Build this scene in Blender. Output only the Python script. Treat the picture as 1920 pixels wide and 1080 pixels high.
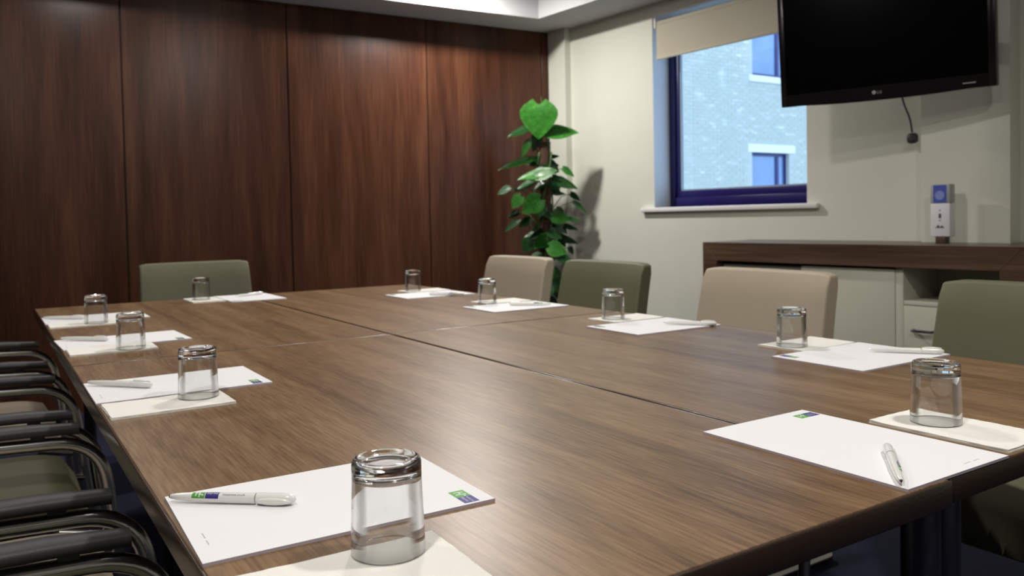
import bpy, bmesh, math, random
from mathutils import Vector, Matrix, noise
random.seed(7)
PI = math.pi
sc = bpy.context.scene
for o in list(bpy.data.objects): bpy.data.objects.remove(o)
COL = sc.collection

# ------------------------------------------------------------------ camera
def rad(d): return math.radians(d)
CAMZ = 1.0365
pit, rol, yaw = rad(1.7522), rad(-1.11567), rad(32.7931)
F = Vector((math.sin(yaw)*math.cos(pit), math.cos(yaw)*math.cos(pit), -math.sin(pit)))
R0 = Vector((math.cos(yaw), -math.sin(yaw), 0)); U0 = R0.cross(F)
RR = R0*math.cos(rol) + U0*math.sin(rol); UU = -R0*math.sin(rol) + U0*math.cos(rol)
cd = bpy.data.cameras.new('camera'); cam = bpy.data.objects.new('camera', cd); COL.objects.link(cam)
cam.matrix_world = Matrix(((RR.x, UU.x, -F.x, 0), (RR.y, UU.y, -F.y, 0), (RR.z, UU.z, -F.z, CAMZ), (0, 0, 0, 1)))
cd.sensor_width = 36; cd.lens = 1537.95/1920*36; cd.shift_y = -(540-455.56)/1920
cd.clip_start = .02; cd.clip_end = 200
cd.dof.use_dof = True; cd.dof.focus_distance = 1.0; cd.dof.aperture_fstop = 9.0
sc.camera = cam

# ------------------------------------------------------------------ world and lights
sc.view_settings.view_transform = 'Standard'; sc.view_settings.look = 'None'
sc.view_settings.gamma = 1; sc.view_settings.use_curve_mapping = False
sc.view_settings.exposure = 0.14
w = bpy.data.worlds.new('sky'); sc.world = w; w.use_nodes = True
wn = w.node_tree; bgn = wn.nodes['Background']
bgn.inputs[0].default_value = (.46, .70, 1.0, 1); bgn.inputs[1].default_value = 2.6     # even overcast sky, cool against the lamps
DOWN = [(2.48, 4.36, 2.2), (.45, 4.30, .45), (1.35, 2.35, .95), (-.45, 2.35, .5), (1.35, .2, 1.0), (-.35, .2, 1.0)]
ZUP, ZLOW = 2.62, 2.40
DPOW = 18
for i, (x, y, k) in enumerate(DOWN):
    l = bpy.data.lights.new('downlight_lamp', 'AREA'); l.shape = 'DISK'; l.size = .17; l.energy = DPOW*k; l.color = (1, .955, .90)
    lo = bpy.data.objects.new('downlight_lamp', l); COL.objects.link(lo); lo.location = (x, y, ZUP-.03)

# ------------------------------------------------------------------ materials
def nodes(name):
    m = bpy.data.materials.new(name); m.use_nodes = True; return m, m.node_tree.nodes, m.node_tree.links, m.node_tree.nodes['Principled BSDF']
def plain(name, col, rough=.5, metal=0, bump=0, bscale=200, spec=None, coat=0, var=0, vscale=5):
    m, N, L, b = nodes(name)
    b.inputs['Base Color'].default_value = (*col, 1); b.inputs['Roughness'].default_value = rough; b.inputs['Metallic'].default_value = metal
    if spec is not None: b.inputs['Specular IOR Level'].default_value = spec
    if coat: b.inputs['Coat Weight'].default_value = coat; b.inputs['Coat Roughness'].default_value = .15
    tc = N.new('ShaderNodeTexCoord')
    nz = N.new('ShaderNodeTexNoise'); nz.inputs['Scale'].default_value = vscale; nz.inputs['Detail'].default_value = 4
    L.new(tc.outputs['Object'], nz.inputs['Vector'])
    mx = N.new('ShaderNodeMix'); mx.data_type = 'RGBA'
    v = var or .04
    mx.inputs[6].default_value = (*[c*(1-v) for c in col], 1); mx.inputs[7].default_value = (*[min(1, c*(1+v)) for c in col], 1)
    L.new(nz.outputs['Fac'], mx.inputs[0]); L.new(mx.outputs[2], b.inputs['Base Color'])
    if bump:
        n2 = N.new('ShaderNodeTexNoise'); n2.inputs['Scale'].default_value = bscale; n2.inputs['Detail'].default_value = 3
        L.new(tc.outputs['Object'], n2.inputs['Vector'])
        bp = N.new('ShaderNodeBump'); bp.inputs['Strength'].default_value = bump; bp.inputs['Distance'].default_value = .002
        L.new(n2.outputs['Fac'], bp.inputs['Height']); L.new(bp.outputs[0], b.inputs['Normal'])
    return m
def wood(name, cols, stretch, rough=.35, fine=1.0, wave=.35, spec=.5, bumpy=.08, bands=9.0, FS=.35, fw=.38):
    """veneer: stretched noise along the grain, cols = dark, mid, light"""
    m, N, L, b = nodes(name)
    tc = N.new('ShaderNodeTexCoord'); mp = N.new('ShaderNodeMapping'); mp.inputs['Scale'].default_value = stretch
    L.new(tc.outputs['Object'], mp.inputs['Vector'])
    n1 = N.new('ShaderNodeTexNoise'); n1.inputs['Scale'].default_value = bands; n1.inputs['Detail'].default_value = 5; n1.inputs['Distortion'].default_value = wave
    n2 = N.new('ShaderNodeTexNoise'); n2.inputs['Scale'].default_value = 70*fine; n2.inputs['Detail'].default_value = 4
    mp2 = N.new('ShaderNodeMapping'); mp2.inputs['Scale'].default_value = [1 if s >= 1 else s*FS for s in stretch]
    L.new(tc.outputs['Object'], mp2.inputs['Vector'])
    L.new(mp.outputs[0], n1.inputs['Vector']); L.new(mp2.outputs[0], n2.inputs['Vector'])
    ma = N.new('ShaderNodeMath'); ma.operation = 'MULTIPLY_ADD'; ma.inputs[1].default_value = 1-fw
    mb = N.new('ShaderNodeMath'); mb.operation = 'MULTIPLY'; mb.inputs[1].default_value = fw
    L.new(n2.outputs['Fac'], mb.inputs[0]); L.new(n1.outputs['Fac'], ma.inputs[0]); L.new(mb.outputs[0], ma.inputs[2])
    cr = N.new('ShaderNodeValToRGB'); e = cr.color_ramp.elements
    e[0].position = .36; e[0].color = (*cols[0], 1); e[1].position = .66; e[1].color = (*cols[2], 1)
    k = e.new(.5); k.color = (*cols[1], 1)
    L.new(ma.outputs[0], cr.inputs[0]); L.new(cr.outputs[0], b.inputs['Base Color'])
    b.inputs['Roughness'].default_value = rough; b.inputs['Specular IOR Level'].default_value = spec
    bp = N.new('ShaderNodeBump'); bp.inputs['Strength'].default_value = bumpy; bp.inputs['Distance'].default_value = .001
    L.new(n2.outputs['Fac'], bp.inputs['Height']); L.new(bp.outputs[0], b.inputs['Normal'])
    return m
def glass(name, col=(1, 1, 1), ior=1.48):
    m, N, L, b = nodes(name)
    b.inputs['Base Color'].default_value = (*col, 1); b.inputs['Transmission Weight'].default_value = 1; b.inputs['Roughness'].default_value = 0; b.inputs['IOR'].default_value = ior
    return m
def thin_glass(name, tint=(1, 1, 1), refl=1.0):
    m, N, L, b = nodes(name); N.remove(b)
    t = N.new('ShaderNodeBsdfTransparent'); t.inputs[0].default_value = (*tint, 1)
    g = N.new('ShaderNodeBsdfGlossy'); g.inputs['Roughness'].default_value = .01
    ge = N.new('ShaderNodeNewGeometry'); vm = N.new('ShaderNodeVectorMath'); vm.operation = 'DOT_PRODUCT'
    L.new(ge.outputs['Incoming'], vm.inputs[0]); L.new(ge.outputs['Normal'], vm.inputs[1])
    def mt(op, a, v=None):
        q = N.new('ShaderNodeMath'); q.operation = op; q.use_clamp = op != 'ABSOLUTE'
        if isinstance(a, float): q.inputs[0].default_value = a; L.new(v, q.inputs[1])
        else:
            L.new(a, q.inputs[0])
            if v is not None: q.inputs[1].default_value = v
        return q.outputs[0]
    sch = mt('POWER', mt('SUBTRACT', 1.0, mt('ABSOLUTE', vm.outputs['Value'])), 5.0)     # Schlick reflectance, the same from either side
    sch = mt('ADD', mt('MULTIPLY', sch, .96*refl), .04*refl)
    mx = N.new('ShaderNodeMixShader'); L.new(sch, mx.inputs[0]); L.new(t.outputs[0], mx.inputs[1]); L.new(g.outputs[0], mx.inputs[2])
    L.new(mx.outputs[0], N['Material Output'].inputs[0]); return m
def emit(name, col, s):
    m, N, L, b = nodes(name); b.inputs['Base Color'].default_value = (*col, 1)
    b.inputs['Emission Color'].default_value = (*col, 1); b.inputs['Emission Strength'].default_value = s; return m

M = {}
M['table'] = wood('table_veneer', ((.100, .053, .022), (.180, .104, .048), (.275, .170, .088)), (1, .07, 1), rough=.36, fine=3.6, bumpy=.06, bands=16, FS=.8, fw=.5, spec=.42)
M['table_edge'] = plain('table_edge_band', (.042, .025, .016), .26, bump=.1)
M['panel'] = wood('wall_panel_veneer', ((.028, .0092, .0046), (.058, .0205, .0100), (.104, .041, .020)), (1, 1, .09), rough=.30, fine=1.6, bands=7, bumpy=.03, wave=.6, spec=.32)
M['joint'] = plain('panel_joint', (.012, .007, .005), .7)
M['side_wood'] = wood('sideboard_walnut', ((.06, .034, .021), (.10, .058, .036), (.15, .09, .058)), (.08, 1, 1), rough=.32, fine=2, bands=14)
M['wall'] = plain('wall_paint', (.675, .69, .60), .75, bump=.05, bscale=350)
M['soffit'] = plain('ceiling_paint', (.56, .57, .58), .85, bump=.04)
M['cream'] = plain('cream_lacquer', (.60, .60, .49), .4)
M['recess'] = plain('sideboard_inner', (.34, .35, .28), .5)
M['carpet'] = plain('navy_carpet', (.006, .008, .036), .95, bump=.6, bscale=500, var=.45, vscale=7)
M['green'] = plain('green_upholstery', (.138, .136, .078), .62, bump=.25, bscale=600, var=.08)
M['beige'] = plain('beige_upholstery', (.44, .372, .28), .62, bump=.25, bscale=600, var=.06)
M['tube'] = plain('chair_tube_metal', (.55, .55, .53), .22, 1.0)
M['black'] = plain('black_plastic', (.035, .035, .037), .45, bump=.2, bscale=700)
M['leg'] = plain('dark_table_leg', (.10, .10, .13), .25, .9)
M['paper'] = plain('white_paper', (.83, .83, .85), .75, var=.01)
M['pad_edge'] = plain('pad_edge', (.55, .51, .60), .8)
M['napkin'] = plain('napkin_tissue', (.85, .84, .78), .9, bump=.25, bscale=500, var=.01)
M['glass'] = glass('tumbler_glass', (1, 1, 1), 1.49)
M['glass_wall'] = thin_glass('tumbler_wall', (.985, .99, .99))
def rim_refraction(m):                       # towards the silhouette the curved wall bends the light like solid glass
    N, L = m.node_tree.nodes, m.node_tree.links; out = N['Material Output']; thin = out.inputs[0].links[0].from_socket
    g = N.new('ShaderNodeBsdfPrincipled'); g.inputs['Transmission Weight'].default_value = 1; g.inputs['Roughness'].default_value = 0; g.inputs['IOR'].default_value = 1.49
    ge = N.new('ShaderNodeNewGeometry'); vm = N.new('ShaderNodeVectorMath'); vm.operation = 'DOT_PRODUCT'
    L.new(ge.outputs['Incoming'], vm.inputs[0]); L.new(ge.outputs['Normal'], vm.inputs[1])
    ab = N.new('ShaderNodeMath'); ab.operation = 'ABSOLUTE'; L.new(vm.outputs['Value'], ab.inputs[0])
    mr = N.new('ShaderNodeMapRange'); mr.inputs[1].default_value = .78; mr.inputs[2].default_value = .45; L.new(ab.outputs[0], mr.inputs[0])
    mx = N.new('ShaderNodeMixShader'); L.new(mr.outputs[0], mx.inputs[0]); L.new(thin, mx.inputs[1]); L.new(g.outputs[0], mx.inputs[2]); L.new(mx.outputs[0], out.inputs[0])
rim_refraction(M['glass_wall'])
M['pen'] = plain('pen_plastic', (.84, .84, .81), .22, coat=.4, var=.01)
M['pen_tip'] = plain('pen_tip', (.5, .5, .5), .2, 1)
M['logo_green'] = plain('print_green', (.085, .36, .045), .55)
M['logo_navy'] = plain('print_navy', (.035, .025, .22), .55)
M['logo_white'] = plain('print_white', (.8, .8, .82), .6)
M['ink'] = plain('print_grey', (.18, .18, .19), .7)
M['ink_pale'] = plain('print_pale_grey', (.45, .45, .46), .7)
M['sill'] = plain('sill_paint', (.80, .79, .78), .45)
M['reveal'] = plain('reveal_paint', (.76, .78, .80), .7)
M['navy_frame'] = plain('navy_window_frame', (.016, .011, .115), .32)
M['bead'] = plain('glazing_bead', (.30, .36, .45), .4)
M['pane'] = thin_glass('window_pane', (.97, .985, 1))
M['blind'] = plain('blind_fabric', (.52, .48, .38), .85, bump=.2, bscale=600)
M['tv'] = plain('tv_plastic', (.004, .004, .005), .25, spec=.3)
M['screen'] = plain('tv_screen', (.0015, .0015, .0018), .20, spec=.10)
M['silver'] = plain('silver_mark', (.55, .55, .56), .35, .6)
M['white_pl'] = plain('dispenser_white', (.80, .80, .84), .35)
M['grey_pl'] = plain('dispenser_grey', (.42, .43, .42), .4)
M['label_blue'] = plain('dispenser_label', (.07, .11, .50), .45)
M['label_pale'] = plain('dispenser_emblem', (.25, .32, .68), .5)
M['brown_pl'] = plain('dispenser_foot', (.08, .045, .03), .5)
M['moss'] = plain('moss_pole', (.060, .026, .014), .95, bump=1, bscale=90, var=.4, vscale=40)
M['stem'] = plain('plant_stem', (.035, .10, .018), .5)
M['pot'] = plain('plant_pot', (.05, .05, .052), .4)
M['soil'] = plain('plant_soil', (.03, .02, .012), 1, bump=1, bscale=80)
def leaf_mat(name, c, tip):
    m, N, L, b = nodes(name); b.inputs['Roughness'].default_value = .38; b.inputs['Coat Weight'].default_value = .1
    tc = N.new('ShaderNodeTexCoord'); nz = N.new('ShaderNodeTexNoise'); nz.inputs['Scale'].default_value = 9
    oi = N.new('ShaderNodeObjectInfo'); va = N.new('ShaderNodeVectorMath'); va.operation = 'ADD'
    L.new(tc.outputs['Object'], va.inputs[0]); L.new(oi.outputs['Random'], va.inputs[1]); L.new(va.outputs[0], nz.inputs['Vector'])
    cr = N.new('ShaderNodeValToRGB'); e = cr.color_ramp.elements
    e[0].position = .3; e[0].color = (*[k*.75 for k in c], 1); e[1].position = .72; e[1].color = (*tip, 1); k = e.new(.64); k.color = (*[q*1.25 for q in c], 1)
    L.new(nz.outputs['Fac'], cr.inputs[0]); L.new(cr.outputs[0], b.inputs['Base Color'])
    return m
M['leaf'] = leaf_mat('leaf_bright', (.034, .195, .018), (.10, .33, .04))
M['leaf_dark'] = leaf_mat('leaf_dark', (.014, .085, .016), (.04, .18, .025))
M['lamp'] = emit('lamp_diffuser', (1, .95, .88), 14)
M['lamp_rim'] = plain('lamp_rim', (.7, .7, .7), .4)
# brick: every brick takes its own tone from where it stands
m, N, L, b = nodes('pale_brick'); M['brick'] = m
ge = N.new('ShaderNodeNewGeometry'); mp = N.new('ShaderNodeMapping'); mp.inputs['Scale'].default_value = (3.2, .1, 9.5)
nz = N.new('ShaderNodeTexNoise'); nz.inputs['Scale'].default_value = 1.0; nz.inputs['Detail'].default_value = 2
cr = N.new('ShaderNodeValToRGB'); e = cr.color_ramp.elements
e[0].position = .42; e[0].color = (.49, .48, .41, 1); e[1].position = .74; e[1].color = (.72, .72, .69, 1)
k = e.new(.62); k.color = (.53, .52, .455, 1)
L.new(ge.outputs['Position'], mp.inputs[0]); L.new(mp.outputs[0], nz.inputs['Vector']); L.new(nz.outputs['Fac'], cr.inputs[0]); L.new(cr.outputs[0], b.inputs['Base Color'])
b.inputs['Roughness'].default_value = .9
M['mortar'] = plain('brick_mortar', (.52, .51, .45), .95)
M['lintel'] = plain('pale_concrete', (.82, .82, .80), .85)
M['far_pane'] = plain('far_window_pane', (.17, .25, .42), .12, spec=1.0, var=.3, vscale=2)
M['paving'] = plain('outside_paving', (.55, .55, .52), .9)

# ------------------------------------------------------------------ mesh helpers
def NB(): return bmesh.new()
def obj(name, bm, mats, parent=None, smooth=False, loc=None, rz=None):
    me = bpy.data.meshes.new(name); bmesh.ops.recalc_face_normals(bm, faces=bm.faces[:]) if not getattr(bm, 'nofix', False) else None
    bm.to_mesh(me); bm.free()
    for mt in (mats if isinstance(mats, (list, tuple)) else [mats]): me.materials.append(mt)
    if smooth:
        for p in me.polygons: p.use_smooth = True
        if smooth != True: me.set_sharp_from_angle(angle=rad(smooth))
    o = bpy.data.objects.new(name, me); COL.objects.link(o)
    if parent: o.parent = parent
    if loc is not None: o.location = loc
    if rz is not None: o.rotation_euler = (0, 0, rz)
    return o
def empty(name, loc=(0, 0, 0), rz=0, label=None, cat=None, group=None):
    o = bpy.data.objects.new(name, None); COL.objects.link(o); o.location = loc; o.rotation_euler = (0, 0, rz); o.empty_display_size = .05
    return tag(o, label, cat, group)
def tag(o, label=None, cat=None, group=None, kind=None):
    if label: o['label'] = label
    if cat: o['category'] = cat
    if group: o['group'] = group
    if kind: o['kind'] = kind
    return o
def box(bm, x0, x1, y0, y1, z0, z1, mi=0, bev=0, seg=2, M4=None):
    r = bmesh.ops.create_cube(bm, size=1); vs = r['verts']
    for v in vs: v.co = Vector(((x0+x1)/2+v.co.x*(x1-x0), (y0+y1)/2+v.co.y*(y1-y0), (z0+z1)/2+v.co.z*(z1-z0)))
    fs = set(f for v in vs for f in v.link_faces)
    for f in fs: f.material_index = mi
    if bev:
        es = list(set(e for v in vs for e in v.link_edges))
        r = bmesh.ops.bevel(bm, geom=es, offset=bev, segments=seg, profile=.5, affect='EDGES')
        vs = list(set(v for f in r['faces'] for v in f.verts) | set(v for v in vs if v.is_valid))
        for f in r['faces']: f.material_index = mi
    if M4 is not None:
        for v in vs: v.co = M4 @ v.co
    return vs
def rounded(path, r, n=6):
    """polyline with its inner corners rounded"""
    P = [Vector(p) for p in path]; out = [P[0]]
    for i in range(1, len(P)-1):
        a, b_, c = P[i-1], P[i], P[i+1]; rr = min(r[i-1] if isinstance(r, (list, tuple)) else r, (a-b_).length*.49, (c-b_).length*.49)
        p0 = b_+(a-b_).normalized()*rr; p2 = b_+(c-b_).normalized()*rr
        for k in range(n+1):
            t = k/n; out.append(p0*(1-t)**2+b_*2*t*(1-t)+p2*t*t)
    out.append(P[-1]); return out
def tube(bm, path, r, n=12, mi=0, caps=True):
    P = [Vector(p) for p in path]; T = []
    for i in range(len(P)):
        a = P[max(i-1, 0)]; b_ = P[min(i+1, len(P)-1)]; T.append((b_-a).normalized())
    up = Vector((0, 0, 1)) if abs(T[0].z) < .9 else Vector((1, 0, 0))
    u = T[0].cross(up).normalized(); rings = []
    for i, p in enumerate(P):
        u = (u - T[i]*u.dot(T[i])).normalized(); v = T[i].cross(u); q = r[i] if isinstance(r, (list, tuple)) else r
        rings.append([bm.verts.new(p+(u*math.cos(2*PI*k/n)+v*math.sin(2*PI*k/n))*q) for k in range(n)])
    for a, b_ in zip(rings, rings[1:]):
        for k in range(n): bm.faces.new((a[k], a[(k+1) % n], b_[(k+1) % n], b_[k])).material_index = mi
    if caps: bm.faces.new(rings[0][::-1]).material_index = mi; bm.faces.new(rings[-1]).material_index = mi
def lathe(bm, prof, n=48, mi=0, closed=False):
    rings = []
    for (r, z) in prof:
        if r < 1e-6: rings.append([bm.verts.new((0, 0, z))])
        else: rings.append([bm.verts.new((r*math.cos(2*PI*k/n), r*math.sin(2*PI*k/n), z)) for k in range(n)])
    prs = list(zip(rings, rings[1:]))
    for a, b_ in prs:
        for k in range(n):
            k2 = (k+1) % n
            if len(a) == 1 and len(b_) == 1: continue
            if len(a) == 1: f = bm.faces.new((a[0], b_[k2], b_[k]))
            elif len(b_) == 1: f = bm.faces.new((a[k], a[k2], b_[0]))
            else: f = bm.faces.new((a[k], a[k2], b_[k2], b_[k]))
            f.material_index = mi
def prism(bm, pts, z0, z1, mi=0):
    a = [bm.verts.new((x, y, z0)) for x, y in pts]; b_ = [bm.verts.new((x, y, z1)) for x, y in pts]; n = len(pts)
    fs = [bm.faces.new(a[::-1]), bm.faces.new(b_)]
    for k in range(n): fs.append(bm.faces.new((a[k], a[(k+1) % n], b_[(k+1) % n], b_[k])))
    for f in fs: f.material_index = mi
def wall_with_holes(bm, u0, u1, z0, z1, holes, y0, y1, mi=0):
    us = sorted({u0, u1, *[h[0] for h in holes], *[h[1] for h in holes]}); zs = sorted({z0, z1, *[h[2] for h in holes], *[h[3] for h in holes]})
    for ua, ub in zip(us, us[1:]):
        for za, zb in zip(zs, zs[1:]):
            cu, cz = (ua+ub)/2, (za+zb)/2
            if any(h[0] < cu < h[1] and h[2] < cz < h[3] for h in holes): continue
            box(bm, ua, ub, y0, y1, za, zb, mi)
def dup(root, loc=None, rz=None, label=None, swap=None):
    r = root.copy(); COL.objects.link(r)
    if loc is not None: r.location = loc
    if rz is not None: r.rotation_euler = (0, 0, rz)
    if label: r['label'] = label
    for ch in KIDS[root.name]:
        c = ch.copy(); COL.objects.link(c); c.parent = r
        for g in KIDS.get(ch.name, []):
            d = g.copy(); COL.objects.link(d); d.parent = c
    return r
KIDS = {}
def index(root):
    KIDS[root.name] = list(root.children)
    for c in root.children: KIDS[c.name] = list(c.children)
def text_mesh(s, size):
    cu = bpy.data.curves.new('t', 'FONT'); cu.body = s; cu.size = size; cu.resolution_u = 2; cu.align_x = 'LEFT'
    to = bpy.data.objects.new('t', cu); COL.objects.link(to); bpy.context.view_layer.update()
    me = bpy.data.meshes.new_from_object(to); bpy.data.objects.remove(to); bpy.data.curves.remove(cu)
    return me

# ------------------------------------------------------------------ the room shell
CX, CY = 3.617, 5.0                         # far right corner of the room
AW = rad(-3.95); dW = Vector((math.sin(AW), math.cos(AW), 0)); nW = Vector((dW.y, -dW.x, 0))
RWZ = math.atan2(-dW.y, -dW.x)              # right wall frame: +X towards the camera, +Y outwards
AB = rad(2.6); wB = Vector((math.cos(AB), -math.sin(AB), 0))
BWZ = math.atan2(-wB.y, -wB.x)              # back wall frame: +X to the left, +Y into the room?  (rotated by pi)
def bw(x): return CY + (CX-x)*math.tan(AB)
fl = NB(); box(fl, -1.9, 4.6, -2.4, 5.6, -.12, 0); tag(obj('floor', fl, M['carpet']), kind='structure')
LX, FY = -1.55, -2.1
b_ = NB(); box(b_, LX-.12, LX, FY-.12, 5.5, 0, 2.75); tag(obj('wall_left', b_, M['panel']), kind='structure')
b_ = NB(); box(b_, LX, 4.3, FY-.12, FY, 0, 2.75); tag(obj('wall_front', b_, M['wall']), kind='structure')
# back wall: backing slab and veneered panels with recessed dark joints; local frame X leftwards from the corner, -Y into the room
back = NB(); box(back, -.3, 5.4, .0, .12, 0, 2.75)
for v in back.verts: v.co.x = -v.co.x
bwo = obj('wall_back', back, M['joint'], loc=(CX, CY, 0), rz=-AB); tag(bwo, kind='structure')
js = [0, .115, 1.04, 1.99, 2.93, 3.87, 4.81, 5.4]
for a, c in zip(js, js[1:]):
    p = NB(); box(p, -(c-.004), -(a+.004) if a else 0, -.018, .0, .0, 2.41, bev=.0015, seg=1); q = obj('panel', p, M['panel'], bwo, smooth=35)
# right wall with the window opening
WS0, WS1, WZ0, WZ1 = 1.003, 2.132, 1.085, 2.325
p = NB(); wall_with_holes(p, -.25, 7.3, 0, 2.75, [(WS0, WS1, WZ0, WZ1)], 0, .235)
rw = obj('wall_right', p, M['wall'], loc=(CX, CY, 0), rz=RWZ); tag(rw, kind='structure')
p = NB(); box(p, 2.80, 3.185, -.10, 0, .0, 2.41); o = obj('trim_1', p, M['wall'], loc=(CX, CY, 0), rz=RWZ); tag(o, kind='structure')      # boxed-in duct beside the screen
p = NB(); box(p, .0, .20, -.055, 0, 0, 2.41); o = obj('trim_2', p, M['wall'], loc=(CX, CY, 0), rz=RWZ); tag(o, kind='structure')           # shallow boxing in the corner
p = NB(); box(p, .2, 2.79, -.014, 0, 0, .09); box(p, 3.19, 7.2, -.014, 0, 0, .09); o = obj('baseboard_right', p, M['sill'], loc=(CX, CY, 0), rz=RWZ); tag(o, kind='structure')
# ceiling: low soffit all round a raised tray
inner = [(3.254, 4.657), (3.70, -1.0), (-1.0, -1.0), (-1.0, 4.657+(3.254+1.0)*.0455)]
outer = [(3.75, 5.35), (4.45, -2.3), (-1.7, -2.3), (-1.7, 5.6)]
p = NB()
for k in range(4):
    k2 = (k+1) % 4; prism(p, [outer[k], outer[k2], inner[k2], inner[k]], ZLOW, ZUP)
sf = obj('trim_3', p, M['soffit']); tag(sf, kind='structure')
p = NB(); prism(p, outer, ZUP, ZUP+.1); ce = obj('ceiling', p, M['soffit']); tag(ce, kind='structure')
def downlight(x, y, k):
    t = empty('downlight', (x, y, ZUP))
    p = NB(); lathe(p, [(.088, 0), (.112, 0), (.112, -.008), (.10, -.012), (.088, -.008), (.088, 0)], 32); obj('rim', p, M['lamp_rim'], t, True)
    p = NB(); lathe(p, [(0, -.004), (.088, -.004), (.088, -.001), (0, -.001)], 32); obj('diffuser', p, M['lamp'], t)
    tag(t, 'round white recessed downlight in the raised ceiling tray', 'downlight', 'downlights in the ceiling tray')
for d in DOWN: downlight(*d)

# ------------------------------------------------------------------ window and blind (right wall frame)
wr = empty('window_1', (CX, CY, 0), RWZ); tag(wr, kind='structure')
p = NB()                                     # painted reveal lining
box(p, WS0-.001, WS0+.004, .001, .150, WZ0, WZ1); box(p, WS1-.004, WS1+.001, .001, .150, WZ0, WZ1); box(p, WS0, WS1, .001, .150, WZ1-.004, WZ1+.001)
obj('reveal', p, M['reveal'], wr)
FY0, FY1 = .150, .215
p = NB(); fw, fb = .050, .062
box(p, WS0, WS0+fw, FY0, FY1, WZ0, WZ1, bev=.004); box(p, WS1-fw, WS1, FY0, FY1, WZ0, WZ1, bev=.004)
box(p, WS0+fw, WS1-fw, FY0, FY1, WZ0, WZ0+fb, bev=.004); box(p, WS0+fw, WS1-fw, FY0, FY1, WZ1-fw, WZ1, bev=.004)
obj('window_frame', p, M['navy_frame'], wr, 30)
p = NB(); a0, a1, z0, z1 = WS0+fw, WS1-fw, WZ0+fb, WZ1-fw; q = .045
box(p, a0, a0+q*.55, FY0+.012, FY1-.008, z0, z1, bev=.003); box(p, a1-q*.55, a1, FY0+.012, FY1-.008, z0, z1, bev=.003)
box(p, a0+q*.55, a1-q*.55, FY0+.012, FY1-.008, z0, z0+q, bev=.003); box(p, a0+q*.55, a1-q*.55, FY0+.012, FY1-.008, z1-q, z1, bev=.003)
obj('sash', p, M['navy_frame'], wr, 30)
a0 += q*.55; a1 -= q*.55; z0 += q; z1 -= q
p = NB()
for (u0, u1, v0, v1) in ((a0, a0+.012, z0, z1), (a1-.012, a1, z0, z1), (a0, a1, z0, z0+.008), (a0, a1, z1-.008, z1)): box(p, u0, u1, FY0+.024, FY0+.040, v0, v1)
obj('glazing_bead', p, M['bead'], wr)
p = NB(); box(p, a0+.003, a1-.003, FY0+.036, FY0+.040, z0+.003, z1-.003); obj('pane', p, M['pane'], wr)
p = NB(); box(p, WS0-.095, WS1+.075, -.035, 0, WZ0-.028, WZ0, bev=.006); box(p, WS0+.001, WS1-.001, 0, .150, WZ0-.028, WZ0); obj('window_sill', p, M['sill'], wr, 30)
p = NB(); box(p, WS0-.04, WS1+.04, .216, .34, WZ0-.03, WZ0+.01, bev=.004); obj('outer_sill', p, M['bead'], wr)
bl = empty('roller_blind', (CX, CY, 0), RWZ, 'beige roller blind pulled a third of the way down the window', 'blind')
p = NB(); box(p, WS0+.022, WS1-.022, .020, .022, 2.055, 2.262); obj('fabric', p, M['blind'], bl)
p = NB(); box(p, WS0+.022, WS1-.022, .014, .028, 2.040, 2.058, bev=.003); obj('bottom_bar', p, M['blind'], bl, 30)
p = NB(); tube(p, [(WS0+.02, .040, 2.272), (WS1-.02, .040, 2.272)], .021, 16); obj('roller', p, M['blind'], bl, 40)
p = NB(); box(p, WS0+.005, WS0+.020, .012, .066, 2.245, 2.321); obj('bracket', p, M['sill'], bl)
p = NB(); box(p, WS1-.020, WS1-.005, .012, .066, 2.245, 2.321); obj('bracket', p, M['sill'], bl)

# ------------------------------------------------------------------ the building outside
FYO = 12.0
fac = empty('neighbouring_building', (13, FYO, -3), 0, 'pale brick building seen through the window', 'building')
wins = [(13.89, 15.10, .75, 2.345), (13.92, 15.13, 3.985, 5.35), (17.6, 18.8, .75, 2.345), (17.6, 18.8, 3.985, 5.35)]
IV = Vector((-13, -FYO, 3))
p = NB(); wall_with_holes(p, 6.5, 24, -3, 9, wins, FYO+.0, FYO+.3)
for v in p.verts: v.co += IV
obj('wall', p, M['mortar'], fac)
bme = NB(); box(bme, 0, .213, -.006, .01, 0, .063, bev=.002, seg=1); bmesh_brick = obj('brick', bme, M['brick'], fac)
def clear(x, z):
    return not any(a-.215 < x < b2+.002 and c-.065 < z < d+.002 for a, b2, c, d in wins) and not any(x+.213 > a and x < b2 and z+.063 > c and z < d for a, b2, c, d in marks)
marks = [(a-.12, b2+.18, d, d+.18) for a, b2, c, d in wins] + [(a-.12, b2+.18, c-.14, c) for a, b2, c, d in wins]
spots = []; far = []
row = 0; zz = .9
while zz < 6.0:
    xx = 10.6 + (.1115 if row % 2 else 0)
    while xx < 17.2:
        if clear(xx, zz): (spots if (11.2 < xx < 14.15 and 1.15 < zz < 4.4) else far).append((xx, zz))
        xx += .223
    zz += .073; row += 1
spots.sort(key=lambda s: s[0]+abs(s[1]-2.6)*.2); far += spots[299:]; spots = spots[:299]
first = True
for (x, z) in spots:
    dx, dz = random.uniform(-.002, .002), random.uniform(-.0015, .0015)
    if first: o = bmesh_brick; first = False
    else: o = bmesh_brick.copy(); COL.objects.link(o)
    o.location = Vector((x+dx, FYO+random.uniform(-.002, .002), z+dz))+IV
p = NB()
for (x, z) in far:
    for v in box(p, x, x+.213, FYO-.006, FYO+.01, z, z+.063): v.co += IV
tag(obj('brickwork', p, M['brick'], fac), kind='stuff')
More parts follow.
